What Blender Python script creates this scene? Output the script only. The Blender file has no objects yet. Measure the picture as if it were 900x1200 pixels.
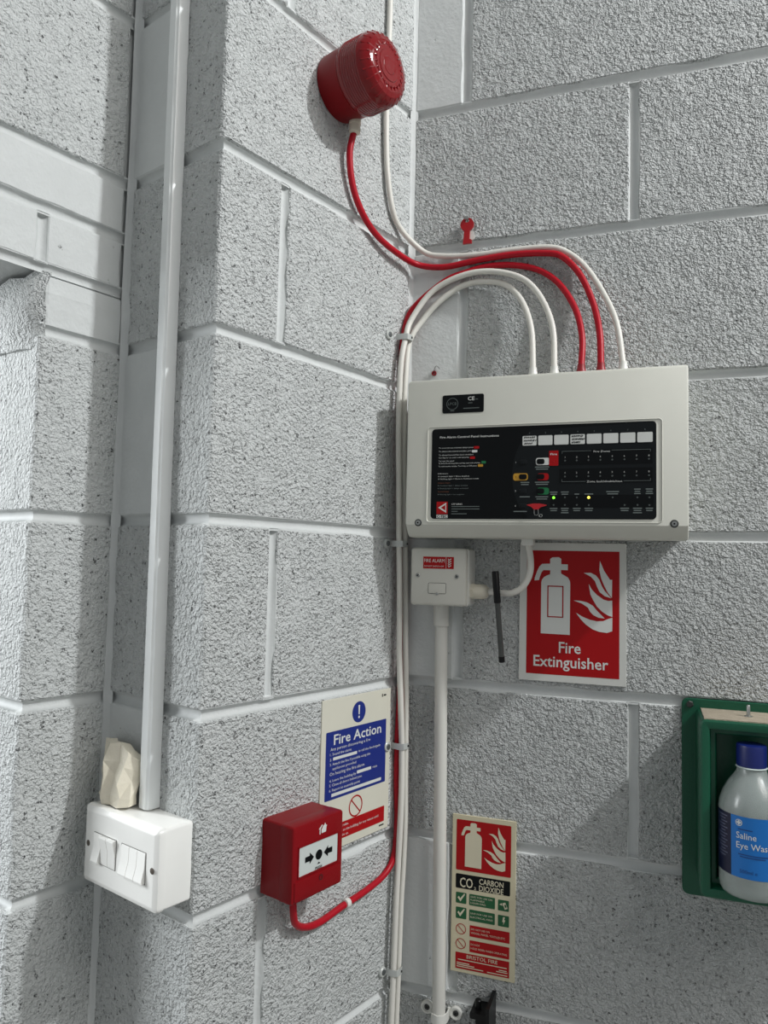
import bpy, bmesh, math, random
from mathutils import Vector, Matrix
random.seed(7)
D = bpy.data
S = bpy.context.scene
C = S.collection

# ------------------------------------------------------------------ camera
Z0 = 1.575                                   # height of the mortar bed behind the lower edge of the panel
cam_d = D.cameras.new('camera'); cam = D.objects.new('camera', cam_d); C.objects.link(cam)
cam_d.sensor_fit = 'VERTICAL'; cam_d.sensor_height = 36.0; cam_d.lens = 878.65 / 1200 * 36.0
cam_d.clip_start = 0.02
_r = Vector((0.94304, 0.331848, 0.023491)); _f = Vector((-0.332678, 0.940591, 0.067924)); _u = Vector((0.000445, -0.071869, 0.997414))
cm = Matrix((( _r.x, _u.x, -_f.x, 0.35782), (_r.y, _u.y, -_f.y, -1.11123), (_r.z, _u.z, -_f.z, Z0 - 0.04657), (0, 0, 0, 1)))
cam.matrix_world = cm
S.camera = cam

# ------------------------------------------------------------------ light
S.view_settings.view_transform = 'Standard'; S.view_settings.look = 'None'
S.view_settings.exposure = 0.22; S.view_settings.gamma = 1.0; S.view_settings.use_curve_mapping = False
w = D.worlds.new('room_light'); S.world = w; w.use_nodes = True
w.node_tree.nodes['Background'].inputs[0].default_value = (0.93, 0.97, 1.0, 1)
w.node_tree.nodes['Background'].inputs[1].default_value = 0.25

def lamp(name, kind, loc, energy, col, size=0.2, target=None, size_y=None):
    l = D.lights.new(name, kind); l.energy = energy; l.color = col
    if kind == 'AREA':
        l.size = size
        if size_y: l.shape = 'RECTANGLE'; l.size_y = size_y
    else:
        l.shadow_soft_size = size
    o = D.objects.new(name, l); C.objects.link(o); o.location = loc
    if target is not None:
        o.rotation_euler = (Vector(target) - Vector(loc)).to_track_quat('-Z', 'Y').to_euler()
    return o
lamp('ceiling_lamp', 'POINT', (2.25, -0.555, Z0 + 1.85), 175, (0.97, 0.99, 1.0), 0.06)
lamp('ceiling_lamp', 'POINT', (2.6, -1.35, Z0 + 2.1), 130, (1.0, 0.97, 0.93), 0.9)
lamp('doorway_daylight', 'AREA', (-2.40, -1.15, Z0 + 0.55), 68, (0.95, 0.98, 1.0), 1.1, (-0.36, -0.42, Z0 - 0.3), 1.1)

# ------------------------------------------------------------------ wall frames: right axis x, into the wall y, up z
FR = {'B': ((0.0, 0.0), 0.0), 'A': ((0.0, 0.0), math.radians(71.770)),
      'C': ((-0.12056, -0.36602), math.radians(-18.230)), 'D': ((-0.29678, -0.30799), math.radians(71.770))}
def fmat(fr):
    (ox, oy), a = FR[fr]
    return Matrix.Translation((ox, oy, Z0)) @ Matrix.Rotation(a, 4, 'Z')
def wpt(fr, s, z, off): return fmat(fr) @ Vector((s, -off, z))

# ------------------------------------------------------------------ materials
def lin(h):
    h = h.lstrip('#'); c = [int(h[i:i+2], 16) / 255 for i in (0, 2, 4)]
    return tuple(x / 12.92 if x <= 0.04045 else ((x + 0.055) / 1.055) ** 2.4 for x in c)
MATS = {}
def mat(name, col, rough=0.5, metal=0.0, bump=0.0, bscale=300.0, var=0.04, spec=0.5, emit=0.0, trans=0.0, coat=0.0, vscale=25.0):
    if name in MATS: return MATS[name]
    m = D.materials.new(name); m.use_nodes = True; nt = m.node_tree; N = nt.nodes; L = nt.links
    b = N['Principled BSDF']; c = lin(col) if isinstance(col, str) else col
    tc = N.new('ShaderNodeTexCoord')
    n = N.new('ShaderNodeTexNoise'); n.inputs['Scale'].default_value = vscale; n.inputs['Detail'].default_value = 3
    L.new(tc.outputs['Object'], n.inputs['Vector'])
    mx = N.new('ShaderNodeMix'); mx.data_type = 'RGBA'
    mx.inputs['A'].default_value = (*[max(0, x * (1 - var)) for x in c], 1); mx.inputs['B'].default_value = (*[min(1, x * (1 + var)) for x in c], 1)
    L.new(n.outputs['Fac'], mx.inputs['Factor']); L.new(mx.outputs['Result'], b.inputs['Base Color'])
    b.inputs['Roughness'].default_value = rough; b.inputs['Metallic'].default_value = metal
    b.inputs['Specular IOR Level'].default_value = spec
    if trans: b.inputs['Transmission Weight'].default_value = trans
    if coat: b.inputs['Coat Weight'].default_value = coat
    if emit:
        L.new(mx.outputs['Result'], b.inputs['Emission Color']); b.inputs['Emission Strength'].default_value = emit
    if bump:
        n2 = N.new('ShaderNodeTexNoise'); n2.inputs['Scale'].default_value = bscale; n2.inputs['Detail'].default_value = 2
        L.new(tc.outputs['Object'], n2.inputs['Vector'])
        bp = N.new('ShaderNodeBump'); bp.inputs['Strength'].default_value = 1.0; bp.inputs['Distance'].default_value = bump
        L.new(n2.outputs['Fac'], bp.inputs['Height']); L.new(bp.outputs['Normal'], b.inputs['Normal'])
    MATS[name] = m; return m

def block_mat(name, col, depth, cell, pit, grain=0.5, dark=0.3, coat_rough=0.62, fine=420.0, warp=0.008):
    """painted open-textured concrete: grainy paint over crumbly lumps, with pores the paint has not closed"""
    m = D.materials.new(name); m.use_nodes = True; nt = m.node_tree; N = nt.nodes; L = nt.links
    b = N['Principled BSDF']; b.inputs['Roughness'].default_value = coat_rough; b.inputs['Specular IOR Level'].default_value = 0.3
    g = N.new('ShaderNodeNewGeometry'); oi = N.new('ShaderNodeObjectInfo')
    def math_(op, a_=None, b_=None, c_=None):
        n = N.new('ShaderNodeMath'); n.operation = op
        for i, q in enumerate((a_, b_, c_)):
            if q is None: continue
            if isinstance(q, (int, float)): n.inputs[i].default_value = q
            else: L.new(q, n.inputs[i])
        return n.outputs[0]
    def vmath(op, a_, b_, c_=None):
        n = N.new('ShaderNodeVectorMath'); n.operation = op
        for i, q in enumerate((a_, b_, c_)):
            if q is None: continue
            if isinstance(q, tuple): n.inputs[i].default_value = q
            else: L.new(q, n.inputs[i])
        return n.outputs[0]
    shift = N.new('ShaderNodeCombineXYZ'); r9 = math_('MULTIPLY', oi.outputs['Random'], 9.0)
    for i in range(3): L.new(r9, shift.inputs[i])
    pos = vmath('ADD', g.outputs['Position'], shift.outputs[0])
    def noise(v, sc, det, ro):
        n = N.new('ShaderNodeTexNoise'); n.inputs['Scale'].default_value = sc; n.inputs['Detail'].default_value = det; n.inputs['Roughness'].default_value = ro
        L.new(v, n.inputs['Vector']); return n
    ng = noise(pos, fine * 2.1, 1, 0.5); nl = noise(pos, fine, 2, 0.6); nd = noise(pos, 26, 2, 0.6); nt3 = nd
    # where the paint has filled the surface the relief fades
    amp = N.new('ShaderNodeMapRange'); amp.interpolation_type = 'SMOOTHSTEP'
    amp.inputs['From Min'].default_value = 0.30; amp.inputs['From Max'].default_value = 0.60; amp.inputs['To Min'].default_value = 0.7; amp.inputs['To Max'].default_value = 1.0
    L.new(nd.outputs['Fac'], amp.inputs['Value'])
    rel = math_('MULTIPLY_ADD', nl.outputs['Fac'], grain, math_('MULTIPLY', ng.outputs['Fac'], grain * 0.3))
    wp_ = vmath('MULTIPLY_ADD', vmath('SUBTRACT', ng.outputs['Color'], (0.5, 0.5, 0.5)), (warp,) * 3, pos)
    v = N.new('ShaderNodeTexVoronoi'); v.inputs['Scale'].default_value = cell; L.new(wp_, v.inputs['Vector'])
    sep = N.new('ShaderNodeSeparateColor'); L.new(v.outputs['Color'], sep.inputs[0])
    r0 = math_('MULTIPLY', math_('SUBTRACT', sep.outputs[0], 1.0 - pit), 0.9 / max(pit, 0.05) * 0.33)     # pore radius, only some cells have one
    d = math_('SUBTRACT', v.outputs['Distance'], r0)
    mr = N.new('ShaderNodeMapRange'); mr.interpolation_type = 'SMOOTHSTEP'; mr.inputs['From Min'].default_value = -0.08; mr.inputs['From Max'].default_value = 0.12
    L.new(d, mr.inputs['Value'])
    height = math_('MULTIPLY_ADD', rel, amp.outputs['Result'], math_('MULTIPLY', mr.outputs['Result'], 0.30))
    mk = N.new('ShaderNodeMapRange'); mk.inputs['From Min'].default_value = -0.10; mk.inputs['From Max'].default_value = 0.05; L.new(d, mk.inputs['Value'])
    darkm = mk.outputs['Result']
    bp = N.new('ShaderNodeBump'); bp.inputs['Strength'].default_value = 1.0; bp.inputs['Distance'].default_value = depth
    L.new(height, bp.inputs['Height']); L.new(bp.outputs['Normal'], b.inputs['Normal'])
    c = lin(col)
    tone = N.new('ShaderNodeMix'); tone.data_type = 'RGBA'
    tone.inputs['A'].default_value = (*[x * 0.93 for x in c], 1); tone.inputs['B'].default_value = (*[min(1, x * 1.06) for x in c], 1)
    L.new(nt3.outputs['Fac'], tone.inputs['Factor'])
    mx = N.new('ShaderNodeMix'); mx.data_type = 'RGBA'; mx.inputs['A'].default_value = (*[x * dark for x in c], 1)
    L.new(tone.outputs['Result'], mx.inputs['B']); L.new(darkm, mx.inputs['Factor']); L.new(mx.outputs['Result'], b.inputs['Base Color'])
    return m

PAINT = '#cdd0cf'
M_BLOCK_B = block_mat('painted_block_coarse', PAINT, 0.0150, 185, 0.60, 1.0, 0.22, fine=205)
M_BLOCK_A = block_mat('painted_block', PAINT, 0.0095, 190, 0.62, 1.0, 0.12, fine=215)
M_BLOCK_D = block_mat('painted_block_fine', PAINT, 0.0075, 180, 0.50, 1.0, 0.10, fine=215)
M_SMOOTH = block_mat('painted_smooth_piece', PAINT, 0.0016, 90, 0.04, 0.6, 0.3, fine=130)
M_MORTAR = block_mat('painted_mortar', PAINT, 0.0009, 60, 0.02, 0.8, 0.4, fine=110)
WHITE = mat('white_plastic', '#dcdcd6', 0.35)
CABW = mat('white_cable_sheath', '#dad8d0', 0.45)
CABR = mat('red_cable_sheath', '#ad0b20', 0.4, spec=.3)
RED = mat('red_plastic', '#80040e', 0.4, spec=.25, bump=0.0002, bscale=900)
REDP = mat('red_print', '#a3080e', 0.45, spec=.25)
PANEL = mat('panel_enamel', '#d2d2c8', 0.42, bump=0.00015, bscale=1200)
BLACKP = mat('black_print', '#06090b', 0.35, spec=.2)
GREYP = mat('dark_grey_print', '#14181a', 0.35, spec=.2)
WPRINT = mat('white_print', '#d4d6d2', 0.5)
DIMPRINT = mat('pale_grey_print', '#6f7876', 0.5)
STEEL = mat('zinc_steel', '#a8aaa8', 0.35, 0.9)
DARK = mat('black_plastic', '#090a0b', 0.4, spec=.3)

# ------------------------------------------------------------------ mesh builder
def rrect(x0, x1, z0, z1, r, n=4):
    r = max(1e-5, min(r, (x1 - x0) / 2 - 1e-6, (z1 - z0) / 2 - 1e-6)); p = []
    for cx, cz, a0 in ((x1 - r, z0 + r, -90), (x1 - r, z1 - r, 0), (x0 + r, z1 - r, 90), (x0 + r, z0 + r, 180)):
        for i in range(n + 1):
            a = math.radians(a0 + 90 * i / n); p.append((cx + r * math.cos(a), cz + r * math.sin(a)))
    return p
class MB:
    def __init__(s): s.v = []; s.f = []
    def ring(s, pts): i = len(s.v); s.v += [tuple(p) for p in pts]; return list(range(i, i + len(pts)))
    def skin(s, rings, cap0=True, cap1=True):
        n = len(rings[0])
        for a, b in zip(rings, rings[1:]):
            for i in range(n): j = (i + 1) % n; s.f.append((a[i], a[j], b[j], b[i]))
        if cap0: s.f.append(tuple(reversed(rings[0])))
        if cap1: s.f.append(tuple(rings[-1]))
        return s
    def box(s, x0, x1, y0, y1, z0, z1): return s.skin(
        [s.ring([(x0, y1, z0), (x1, y1, z0), (x1, y1, z1), (x0, y1, z1)]), s.ring([(x0, y0, z0), (x1, y0, z0), (x1, y0, z1), (x0, y0, z1)])])
    def rbox(s, x0, x1, z0, z1, r, lev, n=4):
        """rounded rectangle lofted through (inset, y) levels, back first"""
        return s.skin([s.ring([(x, y, z) for x, z in rrect(x0 + i, x1 - i, z0 + i, z1 - i, max(r - i, 0.0004), n)]) for i, y in lev])
    def poly(s, pts, y0, y1): return s.skin([s.ring([(x, y1, z) for x, z in pts]), s.ring([(x, y0, z) for x, z in pts])])
    def flat(s, pts, y):
        a = sum(p[0] * q[1] - q[0] * p[1] for p, q in zip(pts, pts[1:] + pts[:1]))
        s.f.append(tuple(s.ring([(x, y, z) for x, z in (pts if a > 0 else pts[::-1])]))); return s
    def rect(s, x0, x1, z0, z1, y, r=0.0): return s.flat(rrect(x0, x1, z0, z1, r, 3) if r else [(x0, z0), (x1, z0), (x1, z1), (x0, z1)], y)
    def disc(s, x, z, r, y, n=20): return s.flat([(x + r * math.cos(2 * math.pi * i / n), z + r * math.sin(2 * math.pi * i / n)) for i in range(n)], y)
    def annulus(s, x, z, r0, r1, y, n=28):
        a = s.ring([(x + r1 * math.cos(2 * math.pi * i / n), y, z + r1 * math.sin(2 * math.pi * i / n)) for i in range(n)])
        b = s.ring([(x + r0 * math.cos(2 * math.pi * i / n), y, z + r0 * math.sin(2 * math.pi * i / n)) for i in range(n)])
        return s.skin([a, b], False, False)
    def line(s, x0, z0, x1, z1, w, y):
        d = math.hypot(x1 - x0, z1 - z0); nx, nz = -(z1 - z0) / d * w / 2, (x1 - x0) / d * w / 2
        return s.flat([(x0 + nx, z0 + nz), (x0 - nx, z0 - nz), (x1 - nx, z1 - nz), (x1 + nx, z1 + nz)], y)
    def lathe(s, c, ax, prof, n=24, cap0=True, cap1=True):
        """profile of (distance along axis, radius)"""
        ax = Vector(ax).normalized(); a = ax.orthogonal().normalized(); b = ax.cross(a); c = Vector(c); R = []
        for t, r in prof:
            R.append(s.ring([c + ax * t + (a * math.cos(2 * math.pi * i / n) + b * math.sin(2 * math.pi * i / n)) * max(r, 1e-5) for i in range(n)]))
        return s.skin(R, cap0, cap1)
    def tube(s, pts, r, n=10):
        P = [Vector(p) for p in pts]; R = []; up = None
        for i, p in enumerate(P):
            t = (P[min(i + 1, len(P) - 1)] - P[max(i - 1, 0)]).normalized()
            if up is None: up = t.orthogonal().normalized()
            up = (up - t * up.dot(t)).normalized(); b = t.cross(up)
            R.append(s.ring([p + (up * math.cos(2 * math.pi * k / n) + b * math.sin(2 * math.pi * k / n)) * r for k in range(n)]))
        return s.skin(R)
    def text(s, body, x, z, h, y, align='LEFT', wid=None, bold=0.0, sx=1.0, rise=0.0):
        """lettering of cap height h; wid fits the total width"""
        cu = D.curves.new('t', 'FONT'); cu.body = body; cu.size = 1.0; cu.resolution_u = 2; cu.offset = bold
        o = D.objects.new('t', cu); C.objects.link(o)
        me = D.meshes.new_from_object(o.evaluated_get(bpy.context.evaluated_depsgraph_get()))
        vs = [v.co.copy() for v in me.vertices]; fs = [tuple(p.vertices) for p in me.polygons]
        D.objects.remove(o); D.curves.remove(cu); D.meshes.remove(me)
        if not vs: return s
        x0 = min(v.x for v in vs); x1 = max(v.x for v in vs); k = h / 0.69; kx = (wid / (x1 - x0)) if wid else k * sx
        w_ = (x1 - x0) * kx; ox = {'LEFT': 0, 'CENTER': -w_ / 2, 'RIGHT': -w_}[align]
        i = len(s.v); s.v += [(x + ox + (v.x - x0) * kx, y, z + v.y * k) for v in vs]
        s.f += [tuple(i + q for q in f) for f in fs]; return s
    def bend(s, fn): s.v = [tuple(fn(Vector(v))) for v in s.v]; return s
    def build(s, name, m, parent=None, smooth=None, base=None):
        b = base or (parent.get('_b') if parent else None) or (0, 0, 0)
        me = D.meshes.new(name); me.from_pydata([(v[0] - b[0], v[1] - b[1], v[2] - b[2]) for v in s.v], [], s.f)
        bm = bmesh.new(); bm.from_mesh(me); bmesh.ops.remove_doubles(bm, verts=bm.verts, dist=1e-7); bm.to_mesh(me); bm.free()
        me.materials.append(m)
        if smooth:
            for p in me.polygons: p.use_smooth = True
            me.set_sharp_from_angle(angle=math.radians(smooth))
        o = D.objects.new(name, me); C.objects.link(o)
        if parent is not None:
            o.parent = parent
            if parent.get('_b') is not None: o['_b'] = list(parent['_b'])
        return o
def pieces(k, name, m, parent):
    """one object for each separate printed piece"""
    used = {}
    for f in k.f:
        r = None
        for q in f:
            if q in used: r = used[q]
        if r is None: r = []
        r.append(f)
        for q in f: used[q] = r
    done = []
    for r in used.values():
        if any(r is d for d in done): continue
        done.append(r); ids = sorted({q for f in r for q in f}); mp = {q: i for i, q in enumerate(ids)}
        b = MB(); b.v = [k.v[q] for q in ids]; b.f = [tuple(mp[q] for q in f) for f in r]; b.build(name, m, parent)
def tag(o, label, cat, group=None):
    o['label'] = label; o['category'] = cat
    if group: o['group'] = group
    return o
def thing(name, label, cat, fr, s, z, off=0.0, group=None):
    o = D.objects.new(name, None); C.objects.link(o); o.empty_display_size = 0.02
    o.matrix_world = fmat(fr) @ Matrix.Translation((s, -off, z)); o['_b'] = [s, -off, z]
    return tag(o, label, cat, group)
def smooth_path(pts, k=5):
    P = [Vector(p) for p in pts]; P = [P[0] * 2 - P[1]] + P + [P[-1] * 2 - P[-2]]; out = []
    for i in range(1, len(P) - 2):
        a, b, c, d = P[i - 1:i + 3]
        for j in range(k):
            t = j / k
            out.append(0.5 * ((2 * b) + (c - a) * t + (2 * a - 5 * b + 4 * c - d) * t * t + (3 * b - a - 3 * c + d) * t ** 3))
    return out + [P[-2]]
def screw(parent, x, y, z, r=0.0034, h=0.0016, name='screw', cross=True, m=None):
    o = MB().lathe((x, y, z), (0, -1, 0), [(-0.001, r), (h * 0.4, r), (h, r * 0.7)], 16).build(name, m or STEEL, parent, 40)
    if cross:
        k = MB(); k.line(x - r * .6, z - r * .3, x + r * .6, z + r * .3, r * .3, y - h - 0.0001); k.line(x - r * .3, z + r * .6, x + r * .3, z - r * .6, r * .3, y - h - 0.0001)
        k.build('slot', DARK, o)
    return o

# ------------------------------------------------------------------ setting: block walls
def structure(o): o['kind'] = 'structure'; return o
J = 0.0068                                    # half a mortar joint
def jitter_rect(x0, x1, z0, z1, rng, a=0.0013):
    pts = []
    def side(p, q):
        n = max(2, int(math.hypot(q[0] - p[0], q[1] - p[1]) / 0.03))
        for i in range(n):
            t = i / n; e = 0.45 if i == 0 else 1
            pts.append((p[0] + (q[0] - p[0]) * t + rng.uniform(-a, a) * e, p[1] + (q[1] - p[1]) * t + rng.uniform(-a, a) * e))
    side((x0, z0), (x1, z0)); side((x1, z0), (x1, z1)); side((x1, z1), (x0, z1)); side((x0, z1), (x0, z0)); return pts
def block(parent, x0, x1, z0, z1, m, depth=0.09, proud=0.0, seed=0, name='block'):
    rng = random.Random(seed); x0 += J; x1 -= J; z0 += J; z1 -= J
    pts = jitter_rect(x0, x1, z0, z1, rng); cx, cz = (x0 + x1) / 2, (z0 + z1) / 2; py = -proud + rng.uniform(-0.0008, 0.0008)
    def ins(d): return [(x - math.copysign(min(d, abs(x - cx)), x - cx), z - math.copysign(min(d, abs(z - cz)), z - cz)) for x, z in pts]
    b = MB(); rings = [b.ring([(x, y, z) for x, z in ins(d)]) for d, y in ((0, depth), (0, 0.006), (0.0003, py + 0.0016), (0.0018, py))]
    b.skin(rings)
    return b.build(name, m, parent, 12)
def corner_block(parent, x0, x1, y0, y1, z0, z1, m, seed=0, a=0.0016):
    """block whose left side face shows too: lofted upwards"""
    rng = random.Random(seed); z0 += J; z1 -= J; b = MB(); R = []
    n = 9
    for i in range(n + 1):
        t = i / n; z = z0 + (z1 - z0) * t; e = 0.0018 if i in (0, n) else 0.0
        if i == 1: z = z0 + 0.0018
        if i == n - 1: z = z1 - 0.0018
        c = 0.0035 + rng.uniform(0, a * 1.6); jx, jy = rng.uniform(-a, a) * .5, rng.uniform(-a, a) * .5
        X0, X1, Y0, Y1 = x0 + e, x1 - e, y0 + e, y1 - e
        R.append(b.ring([(X0 + jx, Y1, z), (X0 + jx, Y0 + c, z), (X0 + jx + c * .3, Y0 + jy + c * .3, z), (X0 + c, Y0 + jy, z), (X1 - .0018, Y0 + jy, z), (X1, Y0 + .0018, z), (X1, Y1, z)]))
    b.skin(R); return b.build('block', m, parent, 12)
CH = 0.225
# tooled concave joints: (across the joint, depth behind the block face)
JP = [(-1.25, 0.0012), (-1.0, 0.0013), (-0.86, 0.0040), (-0.55, 0.0066), (-0.2, 0.0078), (0.2, 0.0078), (0.55, 0.0066), (0.86, 0.0040), (1.0, 0.0013), (1.25, 0.0012)]
JP = [(t * (J + 0.0006), d) for t, d in JP]
def bed(b, z, x0, x1=None, ret=None):
    """horizontal joint from x1 leftwards to x0, then round the corner to depth ret"""
    R = []
    for dz, d in JP:
        pts = [(x1, d, z + dz), (x0 + (d if ret else 0), d, z + dz)]
        if ret: pts.append((x0 + d, ret, z + dz))
        R.append(b.ring(pts))
    for p_, q_ in zip(R, R[1:]):
        for i in range(len(p_) - 1): b.f.append((p_[i + 1], p_[i], q_[i], q_[i + 1]))
    return b
def perp(b, x, z0, z1, y0=0.0):
    R = [b.ring([(x + dx, 0.0012, z0 + J * .9), (x + dx, d, z0 + J * 1.5), (x + dx, d, z1 - J * 1.5), (x + dx, 0.0012, z1 - J * .9)]) for dx, d in JP]
    for p_, q_ in zip(R, R[1:]):
        for i in range(3): b.f.append((p_[i], q_[i], q_[i + 1], p_[i + 1]))
    return b
def zc(k): return k * CH - Z0                 # course k counted from the floor, relative to Z0
# back wall (right-hand in view)
XB = ([-0.003, 0.087, 0.537, 0.987, 1.437, 1.75], [-0.003, 0.338, 0.788, 1.238, 1.75])
b = MB().box(-0.03, 1.75, 0.0085, 0.14, -Z0, zc(13))
for k in range(13):
    bed(b, zc(k), -0.012, 1.75)
    for x in XB[k % 2][1:-1]: perp(b, x, zc(k), zc(k + 1))
wb = structure(b.build('wall_back', M_MORTAR, None, 40)); wb.matrix_world = fmat('B')
for k in range(13):
    xs = XB[k % 2]
    for i in range(len(xs) - 1):
        sm = (k % 2 == 0 and i == 0)
        block(wb, xs[i], xs[i + 1], zc(k), zc(k + 1), M_SMOOTH if sm else M_BLOCK_B, proud=0.0004 if sm else 0.0, seed=100 + k * 9 + i)
# pier: face A with its return C
PL, PD = -0.3854, 0.1855
b = MB().box(PL + 0.0085, 0.02, 0.0085, PD + 0.05, -Z0, zc(13))
for k in range(13):
    bed(b, zc(k), PL, 0.006, PD + 0.02)
    if k % 2 == 0: perp(b, -0.279, zc(k), zc(k + 1))
wp = structure(b.build('wall_side', M_MORTAR, None, 40)); wp.matrix_world = fmat('A')
for k in range(13):
    if k % 2 == 0:
        block(wp, -0.279, 0.004, zc(k), zc(k + 1), M_BLOCK_A, seed=300 + k)
        corner_block(wp, PL, -0.279 - J, 0.0, PD - J, zc(k), zc(k + 1), M_BLOCK_A, 330 + k)
    else:
        corner_block(wp, PL, -0.004, 0.0, 0.085, zc(k), zc(k + 1), M_BLOCK_A, 360 + k)
        corner_block(wp, PL, PL + 0.09, 0.097, PD - J, zc(k), zc(k + 1), M_SMOOTH, 390 + k)
# left wall D with the doorway jamb
JB = -0.113
b = MB().box(JB + 0.0085, 0.03, 0.0085, 0.215, -Z0, 0.30).box(-1.2, 0.03, 0.0085, 0.215, 0.303, zc(13))
for k in range(9): bed(b, zc(k), JB, 0.0, 0.215)
for z in (0.375, 0.450, *[zc(k) for k in range(10, 13)]): bed(b, z, -1.2, 0.0)
R = [b.ring([(0.0, d, 0.300 + dz), (-1.2, d, 0.300 + dz)]) for dz, d in JP[3:]]
for p_, q_ in zip(R, R[1:]): b.f.append((p_[1], p_[0], q_[0], q_[1]))
for x in (-0.117, -0.342, -0.567, -0.792, -1.017): perp(b, x, 0.300, 0.375)
for x in (-0.228, -0.453, -0.678, -0.903, -1.128): perp(b, x, 0.375, 0.450)
for k in range(9, 13):
    for x in ((-0.45, -0.90) if k % 2 else (-0.225, -0.675)): perp(b, x, zc(k), zc(k + 1))
wl = structure(b.build('wall_left', M_MORTAR, None, 40)); wl.matrix_world = fmat('D')
for k in range(8):
    corner_block(wl, JB, -0.004, 0.0, 0.22, zc(k), zc(k + 1), M_BLOCK_D, 420 + k)
corner_block(wl, JB + 0.004, -0.004, 0.002, 0.22, 0.225, 0.300, M_SMOOTH, 470, 0.0012).name = 'brick'
for row, (za, zb, xs) in enumerate(((0.300, 0.375, [-0.003, -0.117, -0.342, -0.567, -0.792, -1.017, -1.2]), (0.375, 0.450, [-0.003, -0.228, -0.453, -0.678, -0.903, -1.128, -1.2]))):
    for i in range(len(xs) - 1): block(wl, xs[i + 1], xs[i], za, zb, M_SMOOTH, 0.1, seed=480 + row * 10 + i, name='brick')
for k in range(9, 13):
    xs = [-0.004, -0.45, -0.90, -1.2] if k % 2 else [-0.004, -0.225, -0.675, -1.2]
    for i in range(len(xs) - 1): block(wl, xs[i + 1], xs[i], zc(k), zc(k + 1), M_BLOCK_D, seed=520 + k * 5 + i)
def fillet(parent, p0, pc, p2):
    b = MB(); R = []
    for i in range(9):
        t = i / 8; q = [(1 - t) ** 2 * a_ + 2 * t * (1 - t) * c_ + t * t * d_ for a_, c_, d_ in zip(p0, pc, p2)]
        R.append(b.ring([(q[0] + 0.0008 * math.sin(j * 1.7 + i), q[1], -Z0 + j * 0.09) for j in range(33)]))
    for a_, c_ in zip(R, R[1:]):
        for j in range(32): b.f.append((a_[j], c_[j], c_[j + 1], a_[j + 1]))
    return b.build('mortar_fillet', M_MORTAR, parent, 60)
fillet(wb, (-0.3128 * .0062 - .0008, -0.9498 * .0062 + .0003), (0.0012, -0.0012), (0.0072, 0.0008))
fillet(wp, (PL - .0055, PD + .0010), (PL - .0010, PD - .0010), (PL + .0010, PD - .0100))
# rough mortar lump where the jamb was broken out under the lintel
rng = random.Random(3); b = MB(); R = []
for i in range(7):
    t = i / 6; z = 0.205 + 0.092 * t; e = 0.010 * math.sin(math.pi * t)
    R.append(b.ring([(JB - e + rng.uniform(-.004, .004) + dx, dy + rng.uniform(-.003, .003), z + rng.uniform(-.004, .004)) for dx, dy in
                     ((0.012, 0.001), (0.004, 0.006), (0.0, 0.02), (-0.004, 0.04), (-0.005, 0.07), (-0.004, 0.1), (0.0, 0.14), (0.02, 0.15), (0.03, 0.05))][::-1]))
b.skin(R).build('mortar_patch', M_BLOCK_D, wl, 60)
fl = structure(MB().box(-1.6, 2.6, -3.0, 0.2, -0.12, 0.0).build('floor', mat('concrete_floor', '#8d8c88', 0.7, bump=0.001, bscale=60))); fl.location = (0, 0, 0)

# ------------------------------------------------------------------ fire alarm panel
PX0, PX1, PZ0, PZ1, PF = 0.0275, 0.4065, -0.008, 0.2195, -0.085
p = thing('fire_alarm_control_unit', 'grey fire alarm control panel with black control fascia on the back wall', 'alarm panel', 'B', (PX0 + PX1) / 2, PZ0)
MB().rbox(PX0 + .004, PX1 - .004, PZ0 + .004, PZ1 - .003, 0.003, [(0, -0.0), (0, -0.03)]).build('back_box', PANEL, p, 40)
b = MB()   # cover: straight sides, rolled top, sloping lower edge
prof = [(PZ0 + .002, -0.026), (PZ0, -0.03), (PZ0, -0.066), (PZ0 + .003, -0.0725), (PZ0 + .0175, PF), (PZ1 - .0055, PF), (PZ1 - .0018, PF + .0016), (PZ1, PF + .006), (PZ1, -0.03), (PZ1 - .002, -0.026)]
rings = []
for x, e in ((PX0, .0022), (PX0 + .0008, .0008), (PX0 + .0028, 0), (PX1 - .0028, 0), (PX1 - .0008, .0008), (PX1, .0022)):
    cz, cy = (PZ0 + PZ1) / 2, -0.05
    rings.append(b.ring([(x, y - math.copysign(e, y - cy), z - math.copysign(e, z - cz)) for z, y in prof]))
b.skin(rings).build('cover', PANEL, p, 35)
# embossed line round the fascia
k = MB(); r0 = rrect(0.0585, 0.3755, 0.0125, 0.1500, 0.005, 5); r1 = rrect(0.0593, 0.3747, 0.0133, 0.1492, 0.0045, 5); r2 = rrect(0.0601, 0.3739, 0.0141, 0.1484, 0.004, 5)
k.skin([k.ring([(x, PF + .0002, z) for x, z in r0]), k.ring([(x, PF - .0012, z) for x, z in r1]), k.ring([(x, PF + .0002, z) for x, z in r2])], False, False).build('rim', PANEL, p, 60)
fz = MB().rbox(0.0655, 0.3675, 0.0178, 0.1462, 0.005, [(0, PF + .0005), (0, PF - .0008), (.0003, PF - .001)]).build('fascia', BLACKP, p)
Y = PF - .0012
k = MB(); arc = [(0.2295 - 0.0485 * math.cos(math.radians(a)) * 1.0, 0.078 + 0.070 * math.sin(math.radians(a))) for a in range(-58, 67, 6)]
k.flat([(0.3660, 0.0190), *[(x, max(0.019, min(0.145, z))) for x, z in arc], (0.3660, 0.1450)], Y).build('grey_field', GREYP, fz)
Y -= .0003
k = MB()
for z0, z1 in ((0.0905, 0.1108), (0.0660, 0.0855)): k.rect(0.2445, 0.3628, z0, z1, Y)
k.rect(0.2330, 0.3640, 0.0330, 0.0500, Y); pieces(k, 'black_field', BLACKP, fz)
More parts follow.
